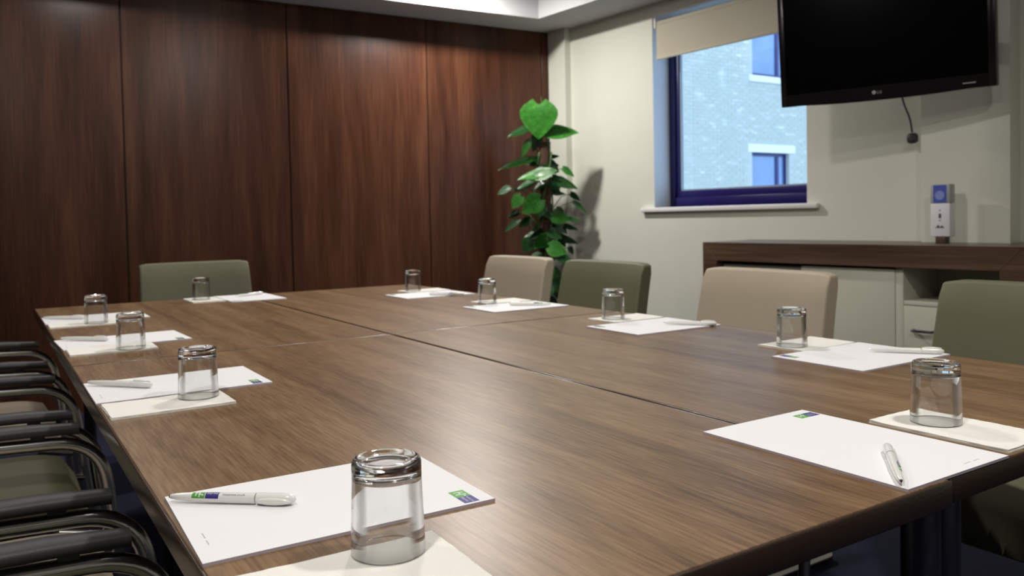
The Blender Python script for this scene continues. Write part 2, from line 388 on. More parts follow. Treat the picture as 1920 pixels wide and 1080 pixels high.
for a, b2, c, d in wins:
    p = NB(); q = .07
    box(p, a, a+q, FYO+.09, FYO+.15, c, d); box(p, b2-q, b2, FYO+.09, FYO+.15, c, d); box(p, a+q, b2-q, FYO+.09, FYO+.15, c, c+q); box(p, a+q, b2-q, FYO+.09, FYO+.15, d-q, d)
    mxx = a+(b2-a)*.72; box(p, mxx, mxx+.09, FYO+.085, FYO+.15, c+q, d-q)
    for v in p.verts: v.co += IV
    wf = obj('window', p, M['navy_frame'], fac)
    for (u0, u1) in ((a+q, mxx), (mxx+.09, b2-q)):
        p = NB(); box(p, u0, u1, FYO+.115, FYO+.125, c+q, d-q)
        for v in p.verts: v.co += IV
        obj('pane', p, M['far_pane'], wf)
    p = NB(); box(p, a-.12, b2+.18, FYO-.02, FYO+.02, d, d+.17, bev=.005)
    for v in p.verts: v.co += IV
    obj('lintel', p, M['lintel'], fac)
    p = NB(); box(p, a-.12, b2+.18, FYO-.05, FYO+.12, c-.13, c, bev=.005)
    for v in p.verts: v.co += IV
    obj('sill', p, M['lintel'], fac)
p = NB(); box(p, 4.6, 30, -14, 11.999, -3.1, -3.0); tag(obj('ground', p, M['paving']), kind='structure')

# ------------------------------------------------------------------ tables
TZ = .735; TT = .030
def table(x0, x1, y0, y1, label, inl=.024, inr=.024):
    t = empty('conference_table', ((x0+x1)/2, (y0+y1)/2, 0), 0, label, 'table', 'conference tables pushed together')
    hx, hy = (x1-x0)/2, (y1-y0)/2
    p = NB(); box(p, -hx+.002, hx-.002, -hy+.002, hy-.002, TZ-TT, TZ-.0008); 
    for f in p.faces: pass
    obj('core', p, M['table_edge'], t)
    p = NB(); box(p, -hx+.004, hx-.004, -hy+.004, hy-.004, TZ-.004, TZ, bev=.0006, seg=1); obj('tabletop', p, M['table'], t, 30)
    p = NB(); e = .004
    # rounded edge band
    for (a, b2, c, d) in ((-hx, hx, -hy, -hy+e), (-hx, hx, hy-e, hy), (-hx, -hx+e, -hy+e, hy-e), (hx-e, hx, -hy+e, hy-e)):
        box(p, a, b2, c, d, TZ-TT, TZ-.0002, bev=.0019, seg=3)
    obj('edge_band', p, M['table_edge'], t, 50)
    p = NB()
    for s in (-1, 1):
        box(p, -hx+.17, hx-.17, s*(hy-.17)-.012, s*(hy-.17)+.012, TZ-TT-.035, TZ-TT); box(p, s*(hx-.17)-.012, s*(hx-.17)+.012, -hy+.17, hy-.17, TZ-TT-.035, TZ-TT)
    obj('apron', p, M['black'], t)
    for sx in (-1, 1):
        for sy in (-1, 1):
            lx, ly = sx*(hx-(inl if sx < 0 else inr)), sy*(hy-.024)
            p = NB(); tube(p, [(lx, ly, .025), (lx, ly, TZ-TT)], .021, 20); l = obj('leg', p, M['leg'], t, 40)
            p = NB(); tube(p, [(lx, ly, 0), (lx, ly, .026)], .0228, 20); obj('foot', p, M['black'], l, 40)
    return t
XL, XM, XR, Y0, YM, Y1 = .148, .900, 1.674, .497, 1.996, 3.492
table(XL, XM-.002, Y0, YM-.001, 'walnut table at the near left, nearest white pen and notepad on it', inl=.17)
table(XM+.002, XR, Y0+.006, YM-.001, 'walnut table at the near right, by the sideboard side', inr=.25)
table(XL, XM-.002, YM+.001, Y1, 'walnut table at the far left, in front of the far green chair', inl=.17)
table(XM+.002, XR, YM+.001, Y1, 'walnut table at the far right, nearest the potted plant', inr=.25)

# ------------------------------------------------------------------ chairs; local +X is forwards, origin on the floor under the back's front face
ARMZ = .615
def cushion(bm, x0, x1, y0, y1, z0, z1, r, puff=0, seg=4):
    vs = box(bm, x0, x1, y0, y1, z0, z1, bev=r, seg=seg)
    return vs
def make_chair(mat, name='chair'):
    t = empty('meeting_chair')
    # seat pad, gently domed
    p = NB(); nx, ny = 14, 14; x0, x1, hw = -.01, .465, .225
    top = []
    def prof(u): return (1-abs(2*u-1)**4)**.35 if 0 < u < 1 else 0
    for i in range(nx+1):
        r_ = []
        for j in range(ny+1):
            u, v = i/nx, j/ny
            k = prof(u)*prof(v)
            r_.append((x0+(x1-x0)*u, -hw+2*hw*v, .405+.068*k+.012*(1-(2*v-1)**2)*k - .012*(1 if u > .999 else 0)))
        top.append([p.verts.new(c) for c in r_])
    bot = [[p.verts.new((v.co.x, v.co.y, .395)) for v in r_] for r_ in top]
    for i in range(nx):
        for j in range(ny):
            p.faces.new((top[i][j], top[i+1][j], top[i+1][j+1], top[i][j+1])); p.faces.new((bot[i][j], bot[i][j+1], bot[i+1][j+1], bot[i+1][j]))
    for i in range(nx):
        p.faces.new((top[i][0], bot[i][0], bot[i+1][0], top[i+1][0])); p.faces.new((top[i][ny], top[i+1][ny], bot[i+1][ny], bot[i][ny]))
        p.faces.new((top[0][i], top[0][i+1], bot[0][i+1], bot[0][i])); p.faces.new((top[nx][i], bot[nx][i], bot[nx][i+1], top[nx][i+1]))
    obj('seat', p, mat, t, True)
    # upholstered back, leaning and slightly curved
    p = NB(); nz_, ny2 = 12, 14; th = .070
    def bp(y, z, side):
        h = (z-.36)/(.855-.36); wv = abs(y)/.25
        x = .015-.045*h - .035*h*h + .022*wv**2 - (th if side else 0)
        return x
    hwid = lambda z: .262-.014*((z-.36)/.495)
    ring = {}
    for side in (0, 1):
        for i in range(nz_+1):
            for j in range(ny2+1):
                z = .36+(.855-.36)*i/nz_; y = (-1+2*j/ny2)*hwid(z)
                # soft rounded rim
                ey = min(1, (hwid(z)-abs(y))/.02); ez = min(1, (.855-z)/.02)
                inset = .007*(1-min(ey, 1))**2+.009*(1-min(ez, 1))**2
                cr_ = max(0, abs(y)-(hwid(z)-.05)); zz_ = z - (.007*(cr_/.05)**2 if i == nz_ else 0)
                ring[side, i, j] = p.verts.new((bp(y, z, side)+(-inset if side == 0 else inset), y, zz_))
    for i in range(nz_):
        for j in range(ny2):
            p.faces.new([ring[0, i, j], ring[0, i, j+1], ring[0, i+1, j+1], ring[0, i+1, j]]); p.faces.new([ring[1, i, j], ring[1, i+1, j], ring[1, i+1, j+1], ring[1, i, j+1]])
    for i in range(nz_):
        p.faces.new([ring[0, i, 0], ring[0, i+1, 0], ring[1, i+1, 0], ring[1, i, 0]]); p.faces.new([ring[0, i, ny2], ring[1, i, ny2], ring[1, i+1, ny2], ring[0, i+1, ny2]])
    for j in range(ny2):
        p.faces.new([ring[0, nz_, j], ring[0, nz_, j+1], ring[1, nz_, j+1], ring[1, nz_, j]]); p.faces.new([ring[0, 0, j], ring[1, 0, j], ring[1, 0, j+1], ring[0, 0, j+1]])
    bk = obj('backrest', p, mat, t, 50)
    bk['soft'] = 1; del bk['soft']
    md = bk.modifiers.new('round', 'BEVEL'); md.width = .007; md.segments = 3; md.limit_method = 'ANGLE'; md.angle_limit = rad(50)
    for s in (-1, 1):
        ay = s*.243
        p = NB()
        path = rounded([(-.03, ay, ARMZ+.000), (.20, ay, ARMZ+.010), (.468, ay, ARMZ-.004), (.535, ay, .015), (-.02, ay, .015)], [.3, .085, .07], 9)
        tube(p, path, .0125, 14); fr = obj('frame_tube', p, M['tube'], t, 60)
        p = NB()
        pa = [(.055, ay, ARMZ+.029), (.13, ay, ARMZ+.033), (.23, ay, ARMZ+.034), (.34, ay, ARMZ+.031), (.43, ay, ARMZ+.024)]
        secs = []
        for k, c in enumerate(pa):
            hw_ = .023 if k not in (0, len(pa)-1) else .014
            sec = []
            for (dy, dz) in ((-1, -.4), (-1, .45), (-.7, .9), (0, 1.0), (.7, .9), (1, .45), (1, -.4), (.7, -.8), (-.7, -.8)):
                sec.append(p.verts.new((c[0], c[1]+dy*hw_, c[2]+dz*.011)))
            secs.append(sec)
        for a, c in zip(secs, secs[1:]):
            for k in range(9): p.faces.new((a[k], a[(k+1) % 9], c[(k+1) % 9], c[k]))
        p.faces.new(secs[0]); p.faces.new(secs[-1][::-1])
        for k in (.11, .36): 
            box(p, k-.012, k+.012, ay-.006, ay+.006, ARMZ+.005, ARMZ+.030)
        obj('arm_pad', p, M['black'], t, 60)
    p = NB(); tube(p, rounded([(-.02, -.243, .015), (-.06, -.243, .015), (-.06, .243, .015), (-.02, .243, .015)], .035, 5), .0125, 12)
    obj('floor_crossbar', p, M['tube'], t, 60)
    for x, hy_ in ((.06, .243), (.40, .225)):
        p = NB(); tube(p, [(x, -hy_, .388), (x, hy_, .388)], .010, 10); obj('seat_rail', p, M['tube'], t, 60)
    for s in (-1, 1):
        p = NB(); tube(p, [(.40, s*.225, .388), (.497, s*.243, .37)], .010, 10); obj('front_strut', p, M['tube'], t, 60)
        p = NB(); tube(p, [(.06, s*.243, .388), (-.02, s*.243, .40), (-.045, s*.243, .55), (-.03, s*.243, ARMZ)], .010, 10); obj('rear_strut', p, M['tube'], t, 60)
    index(t); return t
cg = make_chair(M['green']); cb = make_chair(M['beige'])
used = set()
def chair(kind, x, y, rz, label):
    src = cg if kind == 'green' else cb
    if kind in used: o = dup(src, (x, y, 0), rz, label)
    else: o = src; used.add(kind); o.location = (x, y, 0); o.rotation_euler = (0, 0, rz); o['label'] = label
    o['category'] = 'chair'; o['group'] = 'meeting chairs round the table'; return o
for (k, y, lab) in (('green', .925, 'green chair at the near left corner, arm at the bottom edge'), ('beige', 1.600, 'beige seated chair on the left side, second from the near end'),
                    ('green', 2.225, 'green seated chair on the left side between two beige ones'), ('beige', 2.985, 'beige seated chair on the left side, farthest from the camera')):
    chair(k, -.285, y-.03, 0, lab)
for (k, y, lab, dr) in (('green', .935, 'green chair on the right side, nearest, in front of the sideboard drawer', 0), ('beige', 1.765, 'beige chair on the right side in front of the sideboard door', 0),
                    ('green', 2.575, 'green chair on the right side between two beige ones', 0), ('beige', 3.205, 'beige chair on the right side, farthest, by the potted plant', 0)):
    chair(k, 2.03, y, PI+dr, lab)
chair('green', .850, 4.06, -PI/2, 'green chair alone at the far end against the wood panelling')

# ------------------------------------------------------------------ sideboard (right wall frame)
SD, SZ = .46, .885
S0, S1 = 1.79, 3.385
sb = empty('sideboard', (CX, CY, 0), RWZ, 'walnut framed sideboard with cream doors along the right wall', 'sideboard')
T_ = .098; L_ = .095
p = NB()
# mitred frame: profile loop extruded in depth
def fr_piece(pts):
    q = NB(); a = [q.verts.new((x, -SD, z)) for x, z in pts]; c = [q.verts.new((x, -.105 if False else -.015, z)) for x, z in pts]; n = len(pts)
    q.faces.new(a); q.faces.new(c[::-1])
    for k in range(n): q.faces.new((a[k], c[k], c[(k+1) % n], a[(k+1) % n]))
    return q
p.free()
BK = -.101                                   # the boxed duct stands behind, so the carcass stops short of it there
def fr_piece(pts, back=BK):
    q = NB(); a = [q.verts.new((x, -SD, z)) for x, z in pts]; c = [q.verts.new((x, back, z)) for x, z in pts]; n = len(pts)
    q.faces.new(a); q.faces.new(c[::-1])
    for k in range(n): q.faces.new((a[k], c[k], c[(k+1) % n], a[(k+1) % n]))
    bmesh.ops.bevel(q, geom=q.edges[:], offset=.0015, segments=1, affect='EDGES'); return q
obj('top_frame', fr_piece([(S0, SZ), (S1, SZ), (S1-L_, SZ-T_), (S0+L_, SZ-T_)]), M['side_wood'], sb)
p = NB(); box(p, S0, 2.795, BK, -.002, SZ-T_, SZ); box(p, 3.19, S1, BK, -.002, SZ-T_, SZ); obj('top_back_strip', p, M['side_wood'], sb)
obj('side_frame', fr_piece([(S0, SZ), (S0+L_, SZ-T_), (S0+L_, .0), (S0, 0)]), M['side_wood'], sb)
obj('side_frame', fr_piece([(S1, SZ), (S1-L_, SZ-T_), (S1-L_, .0), (S1, 0)]), M['side_wood'], sb)
p = NB(); box(p, S0+L_, S1-L_, BK-.02, BK, .05, SZ-T_); obj('back_panel', p, M['recess'], sb)
p = NB(); box(p, S0+L_, S1-L_, -SD+.05, BK-.02, .04, .08); obj('plinth', p, M['side_wood'], sb)
zt = SZ-T_
p = NB(); box(p, S0+L_, 2.385, -SD+.055, -SD+.073, .09, zt-.018, bev=.002); d1 = obj('door', p, M['cream'], sb, 30)
p = NB(); box(p, 2.378, 2.848, -SD+.028, -SD+.048, .09, zt-.012, bev=.002); d2 = obj('door', p, M['cream'], sb, 30)
p = NB(); box(p, 2.850, 2.885, -SD+.03, BK-.02, .08, zt, bev=.002); obj('divider', p, M['cream'], sb, 30)
p = NB(); box(p, 2.887, S1-L_, -SD+.03, BK-.02, .622, .640, bev=.002); obj('shelf', p, M['cream'], sb, 30)
p = NB(); box(p, 2.888, S1-L_-.003, -SD+.026, -SD+.046, .36, .619, bev=.002); dr = obj('drawer', p, M['cream'], sb, 30)
p = NB(); tube(p, rounded([(2.935, -SD+.026, .515), (2.935, -SD+.000, .515), (3.02, -SD+.000, .515), (3.02, -SD+.026, .515)], .008, 4), .006, 8); obj('handle', p, M['leg'], dr, 60)
p = NB(); box(p, 2.888, S1-L_-.003, -SD+.026, -SD+.046, .09, .355, bev=.002); dr2 = obj('drawer', p, M['cream'], sb, 30)
p = NB(); tube(p, rounded([(2.935, -SD+.026, .245), (2.935, -SD+.000, .245), (3.02, -SD+.000, .245), (3.02, -SD+.026, .245)], .008, 4), .006, 8); obj('handle', p, M['leg'], dr2, 60)

# dispenser on the sideboard, in front of the duct
dp = empty('dispenser', (CX, CY, 0), RWZ, 'slim white dispenser with a blue label standing on the sideboard', 'dispenser')
a, c = 2.898, 2.984; ya, yb = -.215, -.165
p = NB(); box(p, a, c, ya, yb, .915, 1.064, bev=.004); obj('lower_body', p, M['white_pl'], dp, 30)
p = NB(); box(p, a, c, ya, yb, 1.065, 1.150, bev=.004); obj('upper_body', p, M['grey_pl'], dp, 30)
p = NB(); box(p, a+.020, c-.022, ya+.004, yb-.004, SZ, .916, bev=.002); obj('foot', p, M['brown_pl'], dp, 30)
p = NB(); box(p, a+.014, c-.014, ya-.0015, ya+.001, 1.068, 1.146); lb = obj('front_label', p, M['label_blue'], dp)
p = NB(); lathe(p, [(0, 0), (.021, 0), (.021, .001), (.015, .001), (.015, .0005), (0, .0005)], 20)
for v in p.verts: v.co = Vector((a+.043+v.co.x, ya-.0016-v.co.z, 1.100+v.co.y))
obj('emblem', p, M['label_pale'], lb)
p = NB(); lathe(p, [(0, 0), (.004, 0), (.004, .001), (0, .001)], 12)
for v in p.verts: v.co = Vector((a+.043+v.co.x, ya-v.co.z*.8, 1.033+v.co.y*.6))
box(p, a+.038, a+.048, ya-.0008, ya, .998, 1.018); box(p, a+.040, a+.046, ya-.0008, ya, .985, .990)
box(p, a+.022, a+.062, ya-.0008, ya, .954, .958); box(p, a+.030, a+.040, ya-.0008, ya, .958, .966); box(p, a+.046, a+.056, ya-.0008, ya, .957, .964)
obj('pictogram', p, M['brown_pl'], dp)

# ------------------------------------------------------------------ television on its bracket
ta = rad(-16.5); tdv = Vector((math.sin(ta), math.cos(ta), 0))
TVW = .915; K = .955
tvr = Vector((3.719*K, 1.862*K, 0))                     # near end
zb_r = CAMZ+(1.571-CAMZ)*K; zb_l = zb_r
tv = empty('television', (tvr.x, tvr.y, zb_r), math.atan2(tdv.y, tdv.x), 'black flat screen television on the right wall', 'television')
# local: +X to the far end, +Y = away from the room? rotate so that screen faces local +Y
TH = .56
tilt = rad(5.0)
def tvfix(p):
    R_ = Matrix.Rotation(-tilt, 4, 'X')
    for v in p.verts: v.co = R_ @ v.co
p = NB(); box(p, 0, TVW, -.055, .0, 0, TH, bev=.006); box(p, .12, TVW-.12, -.085, -.05, .08, TH-.08, bev=.012); tvfix(p); obj('housing', p, M['tv'], tv, 30)
p = NB(); bz = .028
box(p, 0, bz, -.002, .006, 0, TH, bev=.002); box(p, TVW-bz, TVW, -.002, .006, 0, TH, bev=.002); box(p, bz, TVW-bz, -.002, .006, TH-bz, TH, bev=.002)
nb = 16
for k in range(nb):                                       # bottom bezel bows down in the middle
    u0, u1 = bz+(TVW-2*bz)*k/nb, bz+(TVW-2*bz)*(k+1)/nb
    g = lambda u: -.011*max(0, 1-abs(2*(u-TVW/2)/(TVW*.8))**2.5) if abs(u-TVW/2) < TVW*.4 else 0
    vs = box(p, u0, u1, -.002, .006, 0, .055)
    for v in vs:
        if v.co.z < .01: v.co.z = g(v.co.x)
tvfix(p); bzo = obj('bezel', p, M['tv'], tv, 30)
p = NB(); box(p, bz, TVW-bz, -.001, .003, .055, TH-bz); tvfix(p); obj('screen', p, M['screen'], tv)
me = text_mesh('LG', .017)
p = NB(); p.from_mesh(me)
cxm = TVW*.515
for v in p.verts: v.co = Vector((cxm-v.co.x, .0068, .019+v.co.y))
q = NB(); lathe(q, [(0, 0), (.0085, 0), (.0085, .0007), (0, .0007)], 20)
for v in q.verts: v.co = Vector((cxm+.013+v.co.x, .0061+v.co.z, .0255+v.co.y))
q2 = bpy.data.meshes.new('tmp'); q.to_mesh(q2); q.free(); p.from_mesh(q2)
tvfix(p); obj('maker_mark', p, M['silver'], bzo)
p = NB(); box(p, .075, .125, .0060, .0066, .020, .024); tvfix(p); obj('small_print', p, M['silver'], bzo)
# bracket arm back to the wall
p = NB(); box(p, TVW*.35, TVW*.65, -.10, -.083, .18, .42); tvfix(p); mb_ = obj('mount_plate', p, M['black'], tv)
p = NB(); box(p, TVW*.47, TVW*.53, -.235, -.08, .27, .33); obj('bracket_arm', p, M['black'], tv)
p = NB(); box(p, TVW*.42, TVW*.58, -.262, -.235, .20, .40); obj('wall_plate', p, M['black'], tv)
index(tv)
# dangling lead with its plug
pc = empty('power_lead', (0, 0, 0), 0, 'dark lead with a black plug dangling below the television', 'power lead')
def rwp(s, off, z): v = Vector((CX, CY, 0)) - dW*s - nW*off; v.z = z; return v
P0 = rwp(2.715, .130, 1.64); P1 = rwp(2.722, .115, 1.55); P2 = rwp(2.742, .085, 1.47); P3 = rwp(2.745, .075, 1.405)
p = NB(); tube(p, rounded([P0, P1, P2, P3], .04, 5), .0045, 8); obj('cable', p, M['leg'], pc, 60)
p = NB(); c0 = rwp(2.747, .072, 1.378)
vs = box(p, -.025, .025, -.022, .014, -.025, .025, bev=.0165, seg=4)
for v in p.verts: v.co = Matrix.Rotation(RWZ, 3, 'Z') @ v.co + c0
for dx in (-.010, 0, .010):
    vs = box(p, dx-.0025, dx+.0025, .012, .030, -.012 if dx else .004, -.006 if dx else .014)
    for v in vs: v.co = Matrix.Rotation(RWZ, 3, 'Z') @ v.co + c0
obj('plug', p, M['black'], pc, 40)

# ------------------------------------------------------------------ potted climbing plant on a moss pole
PX, PY = 3.255, 4.615
pl = empty('potted_plant', (PX, PY, 0), 0, 'tall climbing plant with heart shaped green leaves in the corner', 'plant')
p = NB(); lathe(p, [(0, 0), (.13, 0), (.15, .02), (.175, .30), (.185, .30), (.185, .33), (.165, .33), (.162, .27), (0, .27)], 40); obj('pot', p, M['pot'], pl, 40)
p = NB(); lathe(p, [(0, .285), (.16, .285), (.16, .272), (0, .272)], 30); obj('soil', p, M['soil'], pl, 40)
p = NB()
rings = []
for i in range(48):
    z = .28+1.27*i/47; rr = [.040*(1+.12*noise.noise(Vector((math.cos(a)*3, math.sin(a)*3, z*30)))) for a in [2*PI*k/18 for k in range(18)]]
    rings.append([p.verts.new((rr[k]*math.cos(2*PI*k/18), rr[k]*math.sin(2*PI*k/18), z)) for k in range(18)])
for a, c in zip(rings, rings[1:]):
    for k in range(18): p.faces.new((a[k], a[(k+1) % 18], c[(k+1) % 18], c[k]))
p.faces.new(rings[-1]); obj('moss_pole', p, M['moss'], pl, True)
p = NB()
for ph in (0, 2.1, 4.2):
    tube(p, [(.048*math.cos(ph+z*5), .048*math.sin(ph+z*5), z) for z in [.28+.05*i for i in range(25)]], .006, 6)
tube(p, [(.02, -.03, 1.4), (.01, -.035, 1.52), (-.01, -.03, 1.62), (-.035, -.03, 1.70)], .007, 6); tube(p, [(-.03, -.03, 1.66), (-.035, -.03, 1.78), (-.045, -.03, 1.86)], [.006, .004, .001], 6)
obj('stems', p, M['stem'], pl, True)
def heart(u):   # half width along the leaf, u from stalk (0) to tip (1)
    return math.sin(PI*min(1, u)**.62)**.8*(1-.18*u) if 0 < u < 1 else 0
def leaf_bm():
    p = NB(); n = 9; L_, Wd = [], []
    rows = []
    for i in range(n+1):
        u = i/n; hw = heart(max(.02, min(.995, u)))*.5
        back = .11*math.sin(PI*min(1, u*1.6)) if False else 0
        row_ = []
        for j in (-1, -.5, 0, .5, 1):
            x = u - (.17*abs(j)**1.5 if i == 0 else .12*abs(j)*(1-u)**3)
            z = .05*abs(j)*hw*2 - .16*u*u + .02*math.sin(u*9)*abs(j)
            row_.append(p.verts.new((x, (hw if i else .16)*j, z)))
        rows.append(row_)
    for a, c in zip(rows, rows[1:]):
        for k in range(4): p.faces.new((a[k], a[k+1], c[k+1], c[k]))
    r = bmesh.ops.solidify(p, geom=p.faces[:], thickness=.012)
    return p
lmesh = {}
for nm in ('leaf', 'leaf_dark'):
    o = obj('leaf', leaf_bm(), M[nm], pl, True); lmesh[nm] = o
RIGHT = R0; DEPTH = Vector((math.sin(yaw), math.cos(yaw), 0)); UPV = Vector((0, 0, 1))
MM = 5.68/1537.95
pet = NB()
leafused = set()
def leaf(dx, dz, ln, wd, ang, face=.2, dep=0, mat='leaf'):
    """centre offset from (pole, z=1.30) across and up in metres, length, width, direction of the tip, facing 1 = towards the room, 0 = up"""
    c = RIGHT*dx + UPV*dz + DEPTH*dep
    tip = (RIGHT*math.cos(ang)+UPV*math.sin(ang)).normalized()
    tip = (tip - DEPTH*.35*(1-face)).normalized()
    nrm = (-DEPTH*face*1.0 + UPV*(1-face)*1.0 + RIGHT*random.uniform(-.2, .2))
    nrm = (nrm - tip*nrm.dot(tip)).normalized()
    if nrm.dot(UPV*.3-DEPTH) < 0: nrm = -nrm
    side = nrm.cross(tip)
    if mat in leafused: o = lmesh[mat].copy(); COL.objects.link(o)
    else: o = lmesh[mat]; leafused.add(mat)
    base = c - tip*ln*.45
    o.matrix_basis = Matrix.Translation(base) @ Matrix(((tip.x, side.x, nrm.x, 0), (tip.y, side.y, nrm.y, 0), (tip.z, side.z, nrm.z, 0), (0, 0, 0, 1))) @ Matrix.Diagonal((ln, wd, ln, 1))
    # stalk from the pole
    az = base.copy(); az.z = 0; dirv = az.normalized() if az.length > .01 else -DEPTH
    root_ = dirv*.045; root_.z = max(.32, min(1.52, base.z-.06-az.length*.25))
    mid = (root_+base)/2+Vector((0, 0, .035)); tube(pet, [root_, mid, base], [.004, .003, .0022], 5)
PLX, PLZ = 1030, 1.037
def L2(px, py, lpx, wpx, angdeg, face=.3, dep=0, mat='leaf'):
    leaf((px-1028)*MM, (406.5-py)*MM+CAMZ, lpx*MM, wpx*MM*1.2, rad(angdeg), face, dep, mat)
B, D = 'leaf', 'leaf_dark'
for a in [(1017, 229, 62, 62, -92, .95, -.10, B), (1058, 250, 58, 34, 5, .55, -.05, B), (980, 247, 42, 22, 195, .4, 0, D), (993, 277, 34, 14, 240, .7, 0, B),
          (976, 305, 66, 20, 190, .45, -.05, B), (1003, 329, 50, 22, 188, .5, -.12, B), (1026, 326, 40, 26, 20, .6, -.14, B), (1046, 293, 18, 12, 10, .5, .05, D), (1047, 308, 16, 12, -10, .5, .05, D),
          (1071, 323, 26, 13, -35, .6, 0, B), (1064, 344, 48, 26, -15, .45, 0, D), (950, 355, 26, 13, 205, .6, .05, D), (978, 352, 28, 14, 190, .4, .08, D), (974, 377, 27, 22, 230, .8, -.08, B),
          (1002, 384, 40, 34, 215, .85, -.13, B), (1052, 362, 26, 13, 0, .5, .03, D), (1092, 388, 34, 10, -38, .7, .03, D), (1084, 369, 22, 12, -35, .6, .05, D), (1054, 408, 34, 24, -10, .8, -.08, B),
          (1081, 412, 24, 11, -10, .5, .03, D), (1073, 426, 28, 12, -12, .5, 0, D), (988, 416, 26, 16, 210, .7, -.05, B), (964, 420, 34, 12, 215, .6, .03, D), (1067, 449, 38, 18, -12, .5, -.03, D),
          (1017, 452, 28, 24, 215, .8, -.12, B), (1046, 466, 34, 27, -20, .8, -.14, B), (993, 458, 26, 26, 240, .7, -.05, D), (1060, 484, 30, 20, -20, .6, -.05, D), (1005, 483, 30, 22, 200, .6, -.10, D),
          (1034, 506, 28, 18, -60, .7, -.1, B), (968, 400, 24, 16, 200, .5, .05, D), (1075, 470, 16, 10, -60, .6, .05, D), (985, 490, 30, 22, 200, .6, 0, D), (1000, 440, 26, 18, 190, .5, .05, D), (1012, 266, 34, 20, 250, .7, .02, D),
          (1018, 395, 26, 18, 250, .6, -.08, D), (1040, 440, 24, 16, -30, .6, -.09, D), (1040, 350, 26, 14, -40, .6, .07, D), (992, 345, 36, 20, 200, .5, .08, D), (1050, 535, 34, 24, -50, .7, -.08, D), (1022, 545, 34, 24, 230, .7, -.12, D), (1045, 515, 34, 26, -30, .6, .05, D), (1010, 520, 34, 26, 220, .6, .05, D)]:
    L2(*a)
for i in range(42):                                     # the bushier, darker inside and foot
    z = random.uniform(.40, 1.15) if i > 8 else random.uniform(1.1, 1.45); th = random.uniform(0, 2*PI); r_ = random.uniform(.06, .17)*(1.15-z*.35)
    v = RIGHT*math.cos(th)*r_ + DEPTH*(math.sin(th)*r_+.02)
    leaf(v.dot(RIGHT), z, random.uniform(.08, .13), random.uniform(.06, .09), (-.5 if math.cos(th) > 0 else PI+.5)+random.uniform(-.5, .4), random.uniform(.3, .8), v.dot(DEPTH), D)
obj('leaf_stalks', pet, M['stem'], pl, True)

# ------------------------------------------------------------------ things on the table
PH = .0032
def make_pad():
    t = empty('notepad'); L_, W_ = .297, .210
    p = NB(); vs = box(p, -L_/2, L_/2, -W_/2, W_/2, 0, PH)
    for f in p.faces: f.material_index = 0 if f.normal.z > .5 or f.calc_center_median().z > PH*.99 else 1
    obj('sheets', p, [M['paper'], M['pad_edge']], t)
    # printed badge at the top right: green half, navy half; local +X is the top, -Y the right
    z0, z1 = PH, PH+.00015; bx, by = L_/2-.034, -W_/2+.004     # lower edge, right edge
    p = NB(); box(p, bx, bx+.0175, by+.0200, by+.0400, z0, z1); g = obj('logo_green', p, M['logo_green'], t)
    p = NB()
    for (u, v, du, dv, sh) in ((.004, .0335, .0105, .0018, .0012), (.0035, .0265, .0115, .0018, .0012), (.0085, .0265, .0015, .0080, 0), (.0105, .0215, .0022, .0022, 0)):
        vs = box(p, bx+u, bx+u+du, by+v, by+v+dv, z1, z1+.0001)
        for vv in vs: vv.co.y -= sh*(vv.co.x-bx-.009)/.009*1.4
    obj('logo_strokes', p, M['logo_white'], g)
    p = NB(); box(p, bx, bx+.0175, by, by+.0198, z0, z1); nv = obj('logo_navy', p, M['logo_navy'], t)
    p = NB()
    for (s, sz, ux) in (('Holiday Inn', .0040, .0098), ('Express', .0046, .0045)):
        q = NB(); q.from_mesh(text_mesh(s, sz))
        mxx = max(v.co.x for v in q.verts)
        for v in q.verts: v.co = Vector((bx+ux+v.co.y, by+.0185-v.co.x*min(1, .017/mxx), z1+.0001))
        q.normal_update(); mm = bpy.data.meshes.new('x'); q.to_mesh(mm); q.free(); p.from_mesh(mm)
    obj('logo_lettering', p, M['logo_white'], nv)
    p = NB(); x0 = -L_/2+.013                                # faint footer line, too small to read
    y = W_/2-.135
    for k in range(9):
        ln = random.uniform(.0018, .0032); box(p, x0, x0+.0011, y-ln, y, z0, z0+.0001); y -= ln+(.0006 if k != 4 else .006)
    obj('footer_print', p, M['ink_pale'], t)
    index(t); return t
def make_napkin():
    p = NB(); n, mth = 26, 16; L_, W_ = .190, .120
    for (z0, th, sd, inx) in ((0, .0017, 3.1, 0), (.0020, .0018, 7.7, .0012)):
        top, bot = [], []
        for i in range(n+1):
            a, c = [], []
            for j in range(mth+1):
                u, v = i/n-.5, j/mth-.5
                ex = max(0, abs(u)*2-.85)/.15; ey = max(0, abs(v)*2-.8)/.2
                wob = .0010*noise.noise(Vector((u*7+sd, v*5, 0)))*max(ex, ey)
                x = u*(L_-inx)+.0012*noise.noise(Vector((v*6, sd, 0)))*ex; y = v*(W_-inx)+.0012*noise.noise(Vector((u*8, 0, sd)))*ey
                zt_ = z0+th+abs(wob)+(.0006*ex if sd > 5 else 0)
                a.append(p.verts.new((x, y, zt_))); c.append(p.verts.new((x, y, z0+max(0, abs(wob) if z0 else 0))))
            top.append(a); bot.append(c)
        for i in range(n):
            for j in range(mth):
                p.faces.new((top[i][j], top[i+1][j], top[i+1][j+1], top[i][j+1])); p.faces.new((bot[i][j], bot[i][j+1], bot[i+1][j+1], bot[i+1][j]))
        for i in range(n):
            p.faces.new((top[i][0], bot[i][0], bot[i+1][0], top[i+1][0])); p.faces.new((top[i][mth], top[i+1][mth], bot[i+1][mth], bot[i][mth]))
        for j in range(mth):
            p.faces.new((top[0][j], top[0][j+1], bot[0][j+1], bot[0][j])); p.faces.new((top[n][j], bot[n][j], bot[n][j+1], top[n][j+1]))
    return obj('napkin', p, M['napkin'], smooth=40)
NH = .0040
